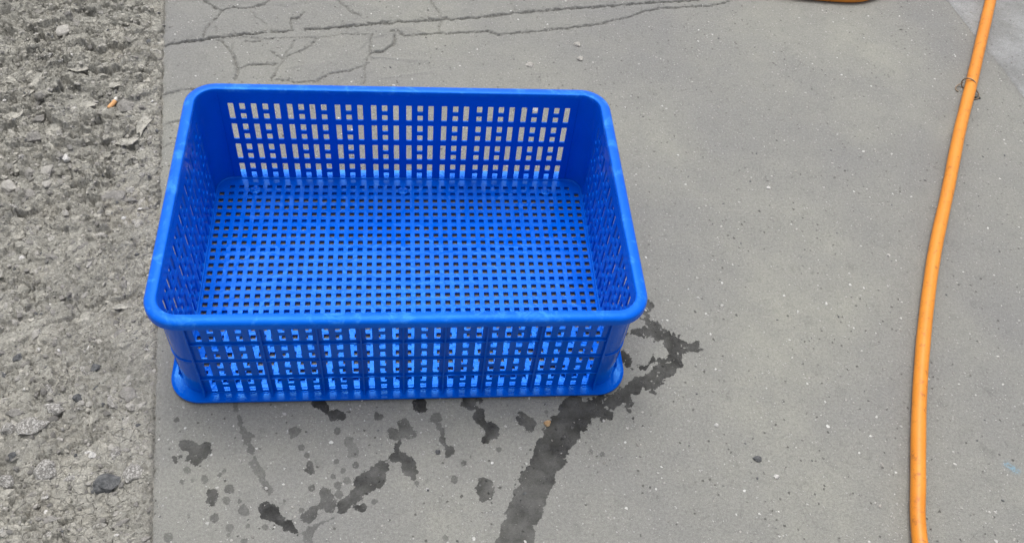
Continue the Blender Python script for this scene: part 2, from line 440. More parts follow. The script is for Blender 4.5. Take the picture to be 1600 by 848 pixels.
# joint to the paler section on the right
_ja, _jb = spot(1480, 0), spot(1600, 150)
jl = X-(_ja[0]+(yc-_ja[1])*(_jb[0]-_ja[0])/(_jb[1]-_ja[1])+.002*perlin(Y*30, Y*0+1, 60))
pr = np.exp(-(jl/.0035)**2)
slab = slab-.003*pr*fine_zone+np.where(jl > 0, .0008*fbm(X*60, Y*60, 3, 88)-.0006, 0)
CRs = np.maximum(CRs, .55*pr)
slab = slab-.0022*np.exp(-(OFF/.004)**2)
H = np.where(OFF < 0, H, slab*1.0)
H = H*np.where(OFF < 0, np.maximum(fine_zone, .25), fine_zone)
CR = np.where(OFF < .0035, np.maximum(CR, CRs*(OFF > 0)), CRs)
# the crate stands level on the slab
foot = np.clip(1-(np.maximum(np.abs(X)/.33, np.abs(Y)/.24)-.9)*6, 0, 1)
H = np.where(OFF > .005, H*(1-foot)+np.minimum(H, 0)*foot*.5, H)

# --- wet stains : (label, strength, [(chain of (x, y, radius)), ...]) surveyed on the photograph
def a1(*p): return [(240+x/3.333, 600+y/3.333, r/3.333) for x, y, r in p]
def a2(*p): return [(700+x/2.244, 470+y/2.244, r/2.244) for x, y, r in p]
stains = [
 ('long dark wet streak from the right front corner of the crate to the bottom edge', 1.0,
   [a2((702, 12, 14), (692, 58, 11), (722, 100, 24), (765, 132, 27), (805, 168, 33), (868, 160, 13), (888, 168, 5)),
    a2((720, 104, 15), (655, 108, 12), (628, 118, 8)), a2((618, 190, 12), (632, 226, 12)),
    a2((812, 182, 30), (760, 238, 34), (700, 276, 30), (640, 305, 22), (590, 345, 25), (505, 380, 40), (440, 395, 62), (400, 460, 60), (362, 530, 58), (335, 590, 52), (300, 640, 62), (278, 700, 56), (255, 760, 60), (235, 850, 68), (225, 930, 72)),
    a2((625, 350, 16), (640, 398, 12), (653, 432, 4)), a2((690, 290, 20), (712, 318, 7)), a2((520, 390, 30), (565, 400, 15)), a2((700, 200, 20), (690, 230, 20))]),
 ('dark glossy wet blot with a ragged tail near the bottom left of the slab', 1.0, [a1((590, 640, 40), (625, 680, 42), (690, 735, 34), (742, 776, 8))]),
 ('cluster of dark damp blobs near the slab edge, lower left of the crate', .8, [a1((170, 322, 34), (205, 345, 30)), a1((180, 380, 22), (225, 395, 18)), a1((150, 372, 10), (108, 386, 18)), a1((275, 340, 36))]),
 ('faint damp drip trail running down from the left front of the crate', .5, [a1((425, 100, 10), (445, 180, 12), (462, 235, 18), (485, 280, 28), (505, 340, 16), (522, 375, 8))]),
 ('pale damp smear continuing the drip trail halfway to the glossy blot', .42, [a1((515, 408, 20), (545, 450, 24), (565, 490, 14))]),
 ('narrow damp smear ending just above the glossy blot', .42, [a1((580, 520, 20), (604, 560, 14), (600, 600, 8))]),
 ('rounded dark damp spot below the cluster of blobs at the slab edge', .85, [a1((308, 578, 36), (300, 600, 28))]),
 ('small damp spot just right of the rounded dark one', .7, [a1((392, 540, 24))]),
 ('small round damp spot left of the glossy blot', .6, [a1((472, 660, 26))]),
 ('faint round damp spot a little below the front of the crate', .5, [a1((730, 245, 32))]),
 ('black wet spot partly under the front flange of the crate, left of its middle', 1.0, [a1((865, 95, 28), (895, 125, 22))]),
 ('dark damp oval just below the black spot at the crate flange', .9, [a1((945, 155, 28), (980, 158, 20))]),
 ('small dark speckled damp spot holding a white chip, below the crate', .7, [a1((1165, 165, 18), (1185, 168, 10))]),
 ('broad faint damp cloud between the crate and the big oblong patch', .4, [a1((1018, 300, 18), (1030, 345, 34))]),
 ('large two lobed damp spot below the middle of the crate', .65, [a1((1250, 258, 34)), a1((1300, 205, 28), (1322, 240, 44))]),
 ('black wet spot partly under the crate flange at its middle', 1.0, [a1((1385, 100, 30), (1410, 138, 20))]),
 ('damp tadpole shaped mark with a thin tail, right of the two lobed spot', .6, [a1((1460, 172, 30), (1485, 220, 12), (1500, 260, 8))]),
 ('elongated damp mark leaning right, at the end of the tadpole tail', .75, [a1((1505, 292, 18), (1545, 350, 25))]),
 ('dark bent damp patch hanging below the two lobed spot', .85, [a1((1268, 325, 24), (1258, 385, 24)), a1((1268, 360, 30), (1315, 390, 24), (1335, 450, 38), (1355, 485, 12))]),
 ('large oblong dark wet patch slanting down left, biggest of the splashes', .88, [a1((1190, 430, 38), (1150, 480, 56), (1090, 530, 50), (1035, 595, 28), (985, 645, 24)), a1((1040, 640, 14), (1100, 640, 8))]),
 ('diamond shaped damp spot between the drip trail and the oblong patch', .8, [a1((812, 445, 32), (815, 420, 18))]),
 ('damp splash with two legs, left of the oblong patch', .7, [a1((890, 575, 40), (915, 645, 26)), a1((880, 620, 22), (815, 690, 34))]),
 ('faint damp smear below the two legged splash, reaching the bottom', .5, [a1((930, 700, 12), (865, 722, 18), (820, 755, 22), (800, 815, 28))]),
 ('dark damp spot under the right half of the crate, nearest the long streak', .85, [a2((262, 415, 24), (290, 425, 20), (285, 445, 14))]),
 ('dark damp smear trailing down right, under the right half of the crate', .9, [a2((108, 392, 14), (125, 430, 20), (160, 460, 28)), a2((130, 485, 14), (140, 470, 14))]),
 ('damp spot tucked against the crate flange right of its middle', .9, [a2((82, 355, 30))]),
 ('lone dark damp spot halfway between the long streak and the oblong patch', .8, [a2((128, 650, 34), (135, 672, 26))]),
]
small_st = [a1(p) for p in ((960, 525, 20), (1005, 500, 20), (985, 450, 16), (1050, 420, 18), (935, 480, 15), (825, 540, 16), (965, 570, 22), (770, 325, 16), (265, 490, 22), (175, 445, 18), (370, 450, 15), (200, 500, 12), (345, 470, 12), (380, 605, 22), (445, 605, 14), (680, 605, 10), (770, 655, 12), (1370, 515, 14), (1570, 495, 22), (1520, 800, 18), (580, 740, 18), (490, 740, 14), (470, 815, 18), (75, 795, 25), (955, 245, 20), (1150, 610, 20), (797, 370, 14), (320, 695, 24), (395, 742, 25), (390, 785, 9), (120, 185, 14), (180, 680, 10), (150, 505, 12), (955, 400, 14))]
small_st += [a2(p) for p in ((22, 625, 14), (180, 520, 10), (502, 530, 9), (540, 536, 10), (345, 392, 7), (210, 368, 6), (80, 545, 7), (55, 568, 9))]
W = np.full(X.shape, -40.); WK = np.zeros(X.shape); WID = np.full(X.shape, -1)
zone = (PY > 200) & (PY < 930) & (PX > 240) & (PX < 1180) & (OFF > .006)
zx, zy = PX[zone], PY[zone]; gx, gy = X[zone], Y[zone]
nz = 5.5*fbm(gx*45, gy*45, 3, 110, .62)+2.6*fbm(gx*170, gy*170, 2, 113, .7)
wb = W[zone]; kb = WK[zone]; ib = WID[zone]
def chain_d(ch, x, y):
    if len(ch) == 1: return np.hypot(x-ch[0][0], y-ch[0][1])-ch[0][2]
    best = np.full(x.shape, 1e9)
    for (ax, ay, ar), (bx, by, br) in zip(ch[:-1], ch[1:]):
        dx, dy = bx-ax, by-ay; t = np.clip(((x-ax)*dx+(y-ay)*dy)/(dx*dx+dy*dy+1e-9), 0, 1)
        best = np.minimum(best, np.hypot(x-ax-t*dx, y-ay-t*dy)-(ar+t*(br-ar)))
    return best
for i, (lab, k, chs) in enumerate(stains):
    d = np.full(zx.shape, 1e9)
    rm = min(max(max(c[2] for c in ch) for ch in chs)/8., 1.)
    for ch in chs: d = np.minimum(d, chain_d(ch, zx, zy))
    v = -d+nz*(1.35 if i == 0 else max(.5, rm))
    if i == 0:
        isl = 20-np.hypot((zx-1002)/1.0, (zy-549)/1.1); v = np.minimum(v, -isl*1.0+nz*.6)       # dry island in the loop
        kk = 1-.17*sstep(-10, 14, zy-742+(zx-850)*.25+60*fbm(gx*18, gy*18, 3, 139))
        brk = fbm(gx*95, gy*95, 3, 130, .7)                                                        # water only in the hollows
        v = np.where((zx > 940) & (zy < 690), np.minimum(v, v*0+(brk+.66)*9), v)
        kk = kk*np.clip(.9+.2*fbm(gx*30, gy*30, 2, 131), .6, 1.05)
    else: kk = k*np.clip(.95+.25*fbm(gx*40, gy*40, 2, 132), .6, 1.1)
    upd = v > wb
    kb = np.where(upd, kk, kb); ib = np.where(upd & (v > 0), i, ib); wb = np.where(upd, v, wb)
for ch in small_st:
    v = -chain_d(ch, zx, zy)*1.+nz*.35; upd = v > wb
    kb = np.where(upd, .38+.25*((ch[0][0]*7.3) % 1), kb); ib = np.where(upd & (v > 0), 99, ib); wb = np.where(upd, v, wb)
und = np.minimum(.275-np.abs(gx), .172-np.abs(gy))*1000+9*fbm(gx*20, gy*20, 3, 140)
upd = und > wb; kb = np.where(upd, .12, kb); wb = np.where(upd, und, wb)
W[zone] = wb; WK[zone] = kb; WID[zone] = ib
PAINT = np.exp(-((seg_d([(1572, 725), (1590, 736)], PX, PY))/4.)**2)*.9

def grid_objects():
    ny, nx = X.shape
    co = np.stack([X, Y, H], -1).reshape(-1, 3)
    idx = np.arange(ny*nx).reshape(ny, nx)
    quads = np.stack([idx[:-1, :-1], idx[:-1, 1:], idx[1:, 1:], idx[1:, :-1]], -1).reshape(-1, 4)
    offc = .5*(OFF[:-1, :-1]+OFF[:-1, 1:]).reshape(-1); jc = jl[:-1, :-1].reshape(-1)
    wid = WID[:-1, :-1].reshape(-1)
    cls = np.where(offc < 0, -10, np.where(jc > 0, -20, -30))
    cls = np.where((cls == -30) & (wid >= 0), wid, cls)
    # keep each wet patch one piece: stray single cells go back to the slab
    attrs = {'wet': W.reshape(-1), 'wetk': WK.reshape(-1), 'crack': CR.reshape(-1), 'paint': PAINT.reshape(-1)}
    def make(name, sel, mat):
        q = quads[sel]; used, inv = np.unique(q, return_inverse=True)
        me = bpy.data.meshes.new(name); me.vertices.add(len(used)); me.vertices.foreach_set('co', co[used].astype('f').ravel())
        me.loops.add(len(q)*4); me.polygons.add(len(q))
        me.loops.foreach_set('vertex_index', inv.astype('i').ravel())
        me.polygons.foreach_set('loop_start', np.arange(0, len(q)*4, 4, dtype='i'))
        me.polygons.foreach_set('use_smooth', np.ones(len(q), dtype=bool))
        me.update(calc_edges=True)
        for k, a in attrs.items():
            at = me.attributes.new(k, 'FLOAT', 'POINT'); at.data.foreach_set('value', a[used].astype('f'))
        me.materials.append(mat); o = bpy.data.objects.new(name, me); col.objects.link(o)
        return o
    tag(make('ground', cls == -10, M_ROUGH), 'rough broken concrete ground with crusts and embedded stones left of the straight slab edge', kind='structure')
    tag(make('pavement', cls == -30, M_SLAB), 'smooth grey concrete slab under the blue crate', kind='structure')
    tag(make('pavement', cls == -20, M_SLAB2), 'paler rough concrete section behind the hose at the top right', kind='structure')
    for i, (lab, k, chs) in enumerate(stains):
        s = cls == i
        if s.sum() > 3: tag(make('wet_patch', s, M_SLAB), lab, 'wet patch', 'water splashes on the slab in front of the crate')
    s = cls == 99
    tag(make('water_spots', s, M_SLAB), 'scattered small faint drips dried on the slab', kind='stuff')
grid_objects()

def ground_z(x, y):
    j = int(np.clip(np.searchsorted(ys, y), 0, len(ys)-1))
    o = x-E0_-ES*np.clip(y, -1.5, 1.8)
    i = int(np.clip(np.searchsorted(offs, o), 0, len(offs)-1))
    return float(H[max(0, j-1):j+2, max(0, i-1):i+2].mean())

# ------------------------------------------------------------------ crate
Z0 = .0
def HX(z): return .2821+.0138*(z-.003)
def HY(z): return .1884+.0138*(z-.003)
def RR(z): return .0241+.0138*(z-.003)
TH = .0029

def rrect(hx, hy, r, n=10):
    pts = []
    for cx, cy, a0 in ((hx-r, hy-r, 0), (-hx+r, hy-r, 90), (-hx+r, -hy+r, 180), (hx-r, -hy+r, 270)):
        for k in range(n+1):
            a = math.radians(a0+90*k/n); pts.append((cx+r*math.cos(a), cy+r*math.sin(a)))
    return pts
def sweep(name, prof, mat, parent, n=10, smooth=True):
    """prof: closed list of (hx, hy, r, z)"""
    v = []; f = []; m = 4*(n+1)
    for hx, hy, r, z in prof: v += [(x, y, z) for x, y in rrect(hx, hy, r, n)]
    k = len(prof)
    for i in range(k):
        for j in range(m):
            a, b = i*m+j, i*m+(j+1) % m; c, d = ((i+1) % k)*m+(j+1) % m, ((i+1) % k)*m+j
            f.append((a, b, c, d))
    o = mesh_obj(name, v, f, mat, parent, smooth)
    return o
def autosmooth(o, ang=35):
    me = o.data; me.polygons.foreach_set('use_smooth', [True]*len(me.polygons))
    me.set_sharp_from_angle(angle=math.radians(ang))
    return o

crate = empty('plastic_crate', (0, 0, .0025))
tag(crate, 'bright blue wet plastic crate with slotted sides and a grid floor standing on the concrete', 'crate')

# rim: domed lip with a hanging skirt
bx, by, br, zt = HX(.179), HY(.179), RR(.179), .1795
rp = [(0, -.010), (0, -.0016), (.0006, -.0004), (.0018, 0), (.0050, .0004), (.0085, .0003), (.0118, -.0006), (.0138, -.0018), (.0148, -.0040), (.0150, -.0120), (.0132, -.0120), (.0128, -.0050), (.0110, -.0036), (.0044, -.0036), (.0032, -.0060), (.0030, -.010)]
rim = autosmooth(sweep('rim', [(bx+o+.0001, by+o+.0001, br+o+.0001, zt+z) for o, z in rp], M_BLUE, crate, 14), 50)

COLS = [.2428, .2270, .2108, .1947, .1785, .1605, .1445, .1287, .1125, .0930, .0774, .0610, .0414, .0257, .0094]
PAT_L = 'TsTsTTsTsTsTTsTTsTTsTsTsTTsTsT'
# order left to right as on the back wall: 5,4,3,3 | 3,3,4,5
PAT_L = 'TsTsT'+'TsTs'+'TsT'+'TsT'+'TsT'+'TsT'+'sTsT'+'TsTsT'
XL = [-c for c in COLS]+COLS[::-1]
XS = [-.150, -.1344, -.1186, -.1028, -.087, -.067, -.0512, -.0354, -.0158, 0, .0158, .0354, .0512, .067, .087, .1028, .1186, .1344, .150]
PAT_S = 'TsTsT'+'TsT'+'TsT'+'TsT'+'TsTsT'
ROWS = [(a, a-.41*(a-b), a-.648*(a-b), b) for a, b in ((.1537, .1244), (.1147, .0848), (.0748, .0447), (.0344, .0058))]
HW = .0039
ZB, ZTOP = .0036, .1752
def panel(name, side, parent):
    long = side in 'FB'; cols = XL if long else XS; pat = PAT_L if long else PAT_S
    if side in 'F': cols, pat = cols, pat
    ue = .2580 if long else .1643
    us = [-ue]; hole = []
    for c in cols: us += [c-HW, c+HW]
    us.append(ue)
    zs = [ZB]; rr = []
    for a, b, c, d in ROWS[::-1]: zs += [d, c, b, a]
    zs.append(ZTOP)
    nu, nz_ = len(us)-1, len(zs)-1
    solid = np.ones((nu, nz_), bool)
    for i, p in enumerate(pat):
        for r in range(4):
            base = 1+4*r
            solid[2*i+1, base] = False; solid[2*i+1, base+2] = False
            if p == 'T': solid[2*i+1, base+1] = False
    def P(i, j, d):
        u, z = us[i], zs[j]; x = u
        if long: y = HY(z)+d; return (x, y if side == 'B' else -y, z)
        else: q = HX(z)+d; return (q if side == 'R' else -q, x, z)
    v = []; f = []; vi = {}
    def V(i, j, k):
        key = (i, j, k)
        if key not in vi: vi[key] = len(v); v.append(P(i, j, TH*k))
        return vi[key]
    S = lambda i, j: 0 <= i < nu and 0 <= j < nz_ and solid[i, j]
    for i in range(nu):
        for j in range(nz_):
            if not solid[i, j]: continue
            for k in (0, 1): f.append((V(i, j, k), V(i+1, j, k), V(i+1, j+1, k), V(i, j+1, k)))
            if not S(i-1, j): f.append((V(i, j, 0), V(i, j+1, 0), V(i, j+1, 1), V(i, j, 1)))
            if not S(i+1, j): f.append((V(i+1, j, 0), V(i+1, j+1, 0), V(i+1, j+1, 1), V(i+1, j, 1)))
            if not S(i, j-1): f.append((V(i, j, 0), V(i+1, j, 0), V(i+1, j, 1), V(i, j, 1)))
            if not S(i, j+1): f.append((V(i, j+1, 0), V(i+1, j+1, 0), V(i+1, j+1, 1), V(i, j+1, 1)))
    o = mesh_obj(name, v, f, M_BLUE, parent); bevel(o, .0005)
    return o
def box8(name, p, mat, parent):
    f = [(0, 1, 2, 3), (4, 5, 6, 7), (0, 1, 5, 4), (1, 2, 6, 5), (2, 3, 7, 6), (3, 0, 4, 7)]
    return mesh_obj(name, p, f, mat, parent)
walls = {}
for side in 'FBLR':
    w = panel('side_wall', side, crate); walls[side] = w
    long = side in 'FB'; sg = 1 if side in 'BR' else -1
    outer = (lambda z: HY(z)+TH-.0002) if long else (lambda z: HX(z)+TH-.0002)
    ue = .2575 if long else .164
    def put(u, d, z, long=long, sg=sg): return (u, sg*d, z) if long else (sg*d, u, z)
    ribs = [-.2553, -.1695, -.1027, -.0512, 0, .0512, .1027, .1695, .2553] if long else [-.161, -.077, -.0256, .0256, .077, .161]
    for x in ribs:
        prof = [(outer(.0036), .0036), (outer(.004)+.0085, .0036), (outer(.008)+.0070, .008), (outer(.018)+.0050, .018), (outer(.030)+.0052, .030), (outer(.1665)+.0048, .1665), (outer(.1665), .1665)]
        h = .00125; v = [put(x-h, d, z) for d, z in prof]+[put(x+h, d, z) for d, z in prof]; n = len(prof)
        f = [tuple(range(n)), tuple(range(n, 2*n))]+[(i, (i+1) % n, n+(i+1) % n, n+i) for i in range(n)]
        bevel(mesh_obj('rib', v, f, M_BLUE, w), .0004)
    for z in (.1188, .0390):
        h = .0009; v = []
        for zz_ in (z-h, z+h):
            v += [put(-ue, outer(zz_), zz_), put(ue, outer(zz_), zz_), put(ue, outer(zz_)+.0032, zz_), put(-ue, outer(zz_)+.0032, zz_)]
        bevel(box8('rib', v, M_BLUE, w), .0004)
# corner posts: curved blank panels between the slotted sides
for q, (sx_, sy_) in enumerate(((1, 1), (-1, 1), (-1, -1), (1, -1))):
    n = 12; v = []; f = []
    for z in (ZB, .06, .12, ZTOP):
        for d in (0, TH):
            hx, hy, r = HX(z), HY(z), RR(z)
            for k in range(n+1):
                a = math.radians(90*k/n); v.append((sx_*(hx-r+(r+d)*math.cos(a)), sy_*(hy-r+(r+d)*math.sin(a)), z))
    m = n+1; L = 2*m
    for j in range(3):
        for k in range(n):
            for d in (0, 1):
                a = j*L+d*m+k; f.append((a, a+1, a+1+L, a+L))
        for k in (0, n): a = j*L+k; f.append((a, a+m, a+m+L, a+L))
    for k in range(n):
        f.append((k, k+1, k+1+m, k+m)); a = 3*L+k; f.append((a, a+1, a+1+m, a+m))
    autosmooth(mesh_obj('corner_panel', v, f, M_BLUE, crate), 40)
    # a stiffening rib up the middle of each corner
# two hoops that run right round the crate
for z, name, e in ((.1585, 'hoop', .0026), (.0792, 'hoop', .0019)):
    h = .0010; hx, hy, r = HX(z)+TH-.0003, HY(z)+TH-.0003, RR(z)+TH
    o = sweep(name, [(hx, hy, r, z-h), (hx+e, hy+e, r+e, z-h), (hx+e, hy+e, r+e, z+h), (hx, hy, r, z+h)], M_BLUE, crate, 12, False)
    autosmooth(o, 40)
# base flange
fl = [(.2812, .1876, .024, .0004), (.3004, .2051, .0405, 0), (.3014, .2061, .0415, .0010), (.3014, .2061, .0415, .0034), (.3006, .2053, .0408, .0042), (.2990, .2037, .039, .0038), (.2965, .2012, .037, .0033), (.2812, .1876, .024, .0033)]
autosmooth(sweep('base_flange', fl, M_BLUE, crate, 14), 50)
# wavy foot bead where the wall meets the flange
def bead(side):
    long = side in 'FB'; sg = 1 if side in 'BR' else -1
    L = .254 if long else .160; cols = XL if long else XS
    v = []; f = []; n = 260; ring = 6
    base = (HY(.006) if long else HX(.006))+TH
    for i in range(n+1):
        u = -L+2*L*i/n
        ph = min(cols, key=lambda c: abs(c-u)); d = abs(u-ph)
        yv = base+.0012+.0014*math.cos(min(d/.008, 1)*math.pi)
        for k in range(ring):
            a = 2*math.pi*k/ring; dd = yv+.0009*math.cos(a); z = Z0+.0036+.0009*math.sin(a)
            v.append((u, sg*dd, z) if long else (sg*dd, u, z))
    for i in range(n):
        for k in range(ring): f.append((i*ring+k, i*ring+(k+1) % ring, (i+1)*ring+(k+1) % ring, (i+1)*ring+k))
    f += [tuple(range(ring)), tuple(range(n*ring, (n+1)*ring))]
    mesh_obj('foot_bead', v, f, M_BLUE, walls[side], True)
for s in 'FBLR': bead(s)

# floor grid
def floor():
    FZ0, FZ1 = .0006, .0031; px = .01401; py = .01382
    cx = [(-19.5+i)*px for i in range(40)]; cyy = [.1698-(25-i)*py for i in range(26)]
    hx, hy = .00355, .00345; EX, EY = .2823, .1886
    us = [-EX]; vs = [-EY]
    for c in cx: us += [c-hx, c+hx]
    for c in cyy: vs += [c-hy, c+hy]
    us.append(EX); vs.append(EY)
    nu, nv = len(us)-1, len(vs)-1; solid = np.ones((nu, nv), bool)
    for i in range(40):
        for j in range(26):
            if i in (0, 39) and j in (0, 25): continue
            solid[2*i+1, 2*j+1] = False
    corner = {(i, j) for i in (0, 1, nu-2, nu-1) for j in (0, 1, nv-2, nv-1)}
    for c in corner: solid[c] = False
    v = []; f = []; vi = {}
    def V(i, j, k):
        key = (i, j, k)
        if key not in vi: vi[key] = len(v); v.append((us[i], vs[j], (FZ0, FZ1)[k]))
        return vi[key]
    S = lambda i, j: 0 <= i < nu and 0 <= j < nv and (solid[i, j])
    for i in range(nu):
        for j in range(nv):
            if not solid[i, j]: continue
            for k in (0, 1): f.append((V(i, j, k), V(i+1, j, k), V(i+1, j+1, k), V(i, j+1, k)))
            for a, b, e0, e1 in ((-1, 0, (i, j), (i, j+1)), (1, 0, (i+1, j), (i+1, j+1)), (0, -1, (i, j), (i+1, j)), (0, 1, (i, j+1), (i+1, j+1))):
                if not S(i+a, j+b) and (i+a, j+b) not in corner:
                    f.append((V(*e0, 0), V(*e1, 0), V(*e1, 1), V(*e0, 1)))
    # rounded corner infill
    for si in (-1, 1):
        for sj in (-1, 1):
            i0 = 2 if si < 0 else nu-2; j0 = 2 if sj < 0 else nv-2
            x0, y0 = us[i0], vs[j0]; ax, ay = abs(EX-abs(x0)), abs(EY-abs(y0))
            ie = 0 if si < 0 else nu; je = 0 if sj < 0 else nv; im = 1 if si < 0 else nu-1; jm = 1 if sj < 0 else nv-1
            rings = []
            for k in (0, 1):
                r = [V(ie, j0, k)]
                for q in range(1, 8):
                    a = math.radians(90*q/8); v.append((x0+si*ax*math.cos(a), y0+sj*ay*math.sin(a), (FZ0, FZ1)[k])); r.append(len(v)-1)
                r.append(V(i0, je, k)); rings.append(r)
                f.append(tuple([V(i0, j0, k), V(im, j0, k)]+r+[V(i0, jm, k)]))
            for a, b, c, d in zip(rings[0][:-1], rings[0][1:], rings[1][1:], rings[1][:-1]): f.append((a, b, c, d))
    o = mesh_obj('floor', v, f, M_BLUE, crate); bevel(o, .00045)
    # supports under the grid: broad feet under every fourth row, thin ribs the other way
    for k in (0, 1, 5, 9, 13, 17, 21, 25):
        yy = .1698-k*py; h = .0030; p = [(-.262, yy-h, -.0023), (.262, yy-h, -.0023), (.262, yy+h, -.0023), (-.262, yy+h, -.0023)]
        box8('floor_rib', p+[(x, y, -.0014) for x, y, z in p], M_BLUE, o)
        p = [(-.262, yy+.0042, -.0023), (.262, yy+.0042, -.0023), (.262, yy+.0056, -.0023), (-.262, yy+.0056, -.0023)]
        box8('floor_rib', p+[(x, y, FZ0+.0002) for x, y, z in p], M_BLUE, o)
    for xx in (-13, -8, -3, 3, 8, 13):
        xx *= px; h = .0007; p = [(xx-h, -.178, -.0022), (xx+h, -.178, -.0022), (xx+h, .175, -.0022), (xx-h, .175, -.0022)]
        box8('floor_rib', p+[(x, y, FZ0+.0003) for x, y, z in p], M_BLUE, o)
    # moulded studs
    for xx in (-.2242, 0, .2242):
        for yy in (.1629, -.1688):
            prof = [(.0082, FZ1-.0004), (.0080, FZ1+.0004), (.0062, FZ1+.0008), (.0036, FZ1+.0008), (.0030, FZ1+.0018), (.0016, FZ1+.0021), (.0001, FZ1+.0020)]
            v = []; f = []; n = 24
            for r, z in prof: v += [(xx+r*math.cos(2*math.pi*k/n), yy+r*math.sin(2*math.pi*k/n), z) for k in range(n)]
            for i in range(len(prof)-1):
                for k in range(n): f.append((i*n+k, i*n+(k+1) % n, (i+1)*n+(k+1) % n, (i+1)*n+k))
            v2 = len(v); f.append(tuple(range((len(prof)-1)*n, len(prof)*n))); f.append(tuple(range(n)))
            mesh_obj('stud', v, f, M_BLUE, o, True)
    # little raised fillet along the foot of the walls
    zf = FZ1+.0001; hx, hy, r = HX(.004), HY(.004), RR(.004)
    autosmooth(sweep('floor_edge', [(hx-.0003, hy-.0003, r, zf+.0022), (hx-.0011, hy-.0011, r-.0006, zf+.0022), (hx-.0020, hy-.0020, r-.0014, zf+.0012), (hx-.0024, hy-.0024, r-.0018, zf), (hx-.0003, hy-.0003, r, zf)], M_BLUE, crate, 12), 60)
floor()

# ------------------------------------------------------------------ tubes
def tube(name, pts, rad, mat, parent=None, ring=20, smooth=True, closed=False):
    pts = [Vector(p) for p in pts]; n = len(pts); v = []; f = []
    up = Vector((0, 0, 1)); prev = None
    for i, p in enumerate(pts):
        t = (pts[(i+1) % n]-pts[i-1]) if closed else (pts[min(i+1, n-1)]-pts[max(i-1, 0)])
        t.normalize()
        if prev is None:
            a = t.cross(up);
            if a.length < .05: a = t.cross(Vector((1, 0, 0)))
        else: a = prev-t*prev.dot(t)
        a.normalize(); prev = a; b = t.cross(a)
        r = rad[i] if isinstance(rad, (list, tuple)) else rad
        for k in range(ring):
            w = 2*math.pi*k/ring; v.append(p+(a*math.cos(w)+b*math.sin(w))*r)
    m = n if closed else n-1
    for i in range(m):
        for k in range(ring):
            f.append((i*ring+k, i*ring+(k+1) % ring, ((i+1) % n)*ring+(k+1) % ring, ((i+1) % n)*ring+k))
    if not closed: f += [tuple(range(ring)), tuple(range((n-1)*ring, n*ring))]
    return mesh_obj(name, v, f, mat, parent, smooth)

def catmull(P, k=14):
    P = [Vector(p) for p in P]; P = [P[0]*2-P[1]]+P+[P[-1]*2-P[-2]]; out = []
    for i in range(1, len(P)-2):
        for j in range(k):
            t = j/k
            out.append(.5*((2*P[i])+(P[i+1]-P[i-1])*t+(2*P[i-1]-5*P[i]+4*P[i+1]-P[i+2])*t*t+(3*P[i]-P[i-1]-3*P[i+1]+P[i+2])*t**3))
    out.append(P[-2]); return out
HR = .0103
hp = []
for x, y in ((1437.6, 848), (1434.6, 746), (1436.6, 623), (1445.5, 505), (1460.5, 394), (1481.5, 295), (1499.5, 205), (1518, 130), (1533.5, 63), (1548, 0)):
    q = spot(x, y, HR); hp.append((q[0], q[1], HR))
d0 = Vector(hp[0])-Vector(hp[1]); start = [(hp[0][0]-.06, hp[0][1]-.42, HR), (hp[0][0]-.035, hp[0][1]-.18, HR)]
arc = spot(1260, -7.5, HR)
e_ = Vector(hp[-1]).xy; dv = (Vector(hp[-1]).xy-Vector(hp[-2]).xy).normalized(); nv_ = Vector((-dv.y, dv.x))
best = None
for t_ in np.arange(.02, .8, .01):
    for R__ in np.arange(.2, .6, .01):
        c_ = e_+dv*t_+nv_*R__; er = abs(c_.x-arc[0]-.01)+abs(c_.y-R__-arc[1])
        if best is None or er < best[0]: best = (er, t_, R__, c_)
_, t_, cr_, c_ = best; cx_, cy_ = c_
a0_ = math.atan2(-nv_.y, -nv_.x); mid_ = [(*(e_+dv*(t_*q)), HR) for q in (.4, .75)]
loop = [(cx_+cr_*math.cos(a0_+a), cy_+cr_*math.sin(a0_+a), HR) for a in np.linspace(0, math.radians(272)-a0_, 12)]
tail = [(cx_+.13, cy_-cr_+.03, HR+.001), (cx_+.26, cy_-cr_+.08, .026), (cx_+.36, cy_-cr_+.13, .034), (cx_+.50, cy_-cr_+.18, .030), (cx_+.75, cy_-cr_+.22, HR), (cx_+1.4, cy_-cr_+.25, HR)]
hose_pts = catmull(start+hp+mid_+loop+tail, 12)
hose = tube('garden_hose', hose_pts, [HR*(.93+.10*min(1, max(0, (p.y+.4)/1.0)))+.00012*math.sin(31*p.y+7*p.x)+.0001*math.sin(83*p.y) for p in hose_pts], M_HOSE, None, 28)
tag(hose, 'orange rubber hose lying in a long gentle bend across the concrete right of the crate', 'hose')

# wire tie round the hose
tw = spot(1514, 133, HR); q0, q1 = spot(1518, 130, HR), spot(1499.5, 205, HR)
ax = Vector((q0[0]-q1[0], q0[1]-q1[1], 0)).normalized(); sd = Vector((ax.y, -ax.x, 0)); C0 = Vector((tw[0], tw[1], HR))
tie = empty('wire_tie', (0, 0, 0)); tag(tie, 'thin twisted wire looped loosely round the orange hose near the top right', 'wire')
pts = []
for k in range(36):
    a = 2*math.pi*k/36
    pts.append(C0+sd*(math.cos(a)*.0128-.0008)+Vector((0, 0, math.sin(a)*.0113+.0005))+ax*(.0035*math.cos(a)*-1+.002*math.sin(a)))
tube('loop', pts, .0012, M_WIRE, tie, 8, True, True)
E0 = C0+Vector((0, 0, -HR))
lp = [E0+sd*a+ax*b+Vector((0, 0, c)) for a, b, c in ((-.0105, .004, .0085), (-.0160, -.001, .005), (-.0195, -.008, .0022), (-.0175, -.0150, .0015), (-.013, -.0175, .0018))]
tube('loop', catmull(lp, 8), .0012, M_WIRE, tie, 8)
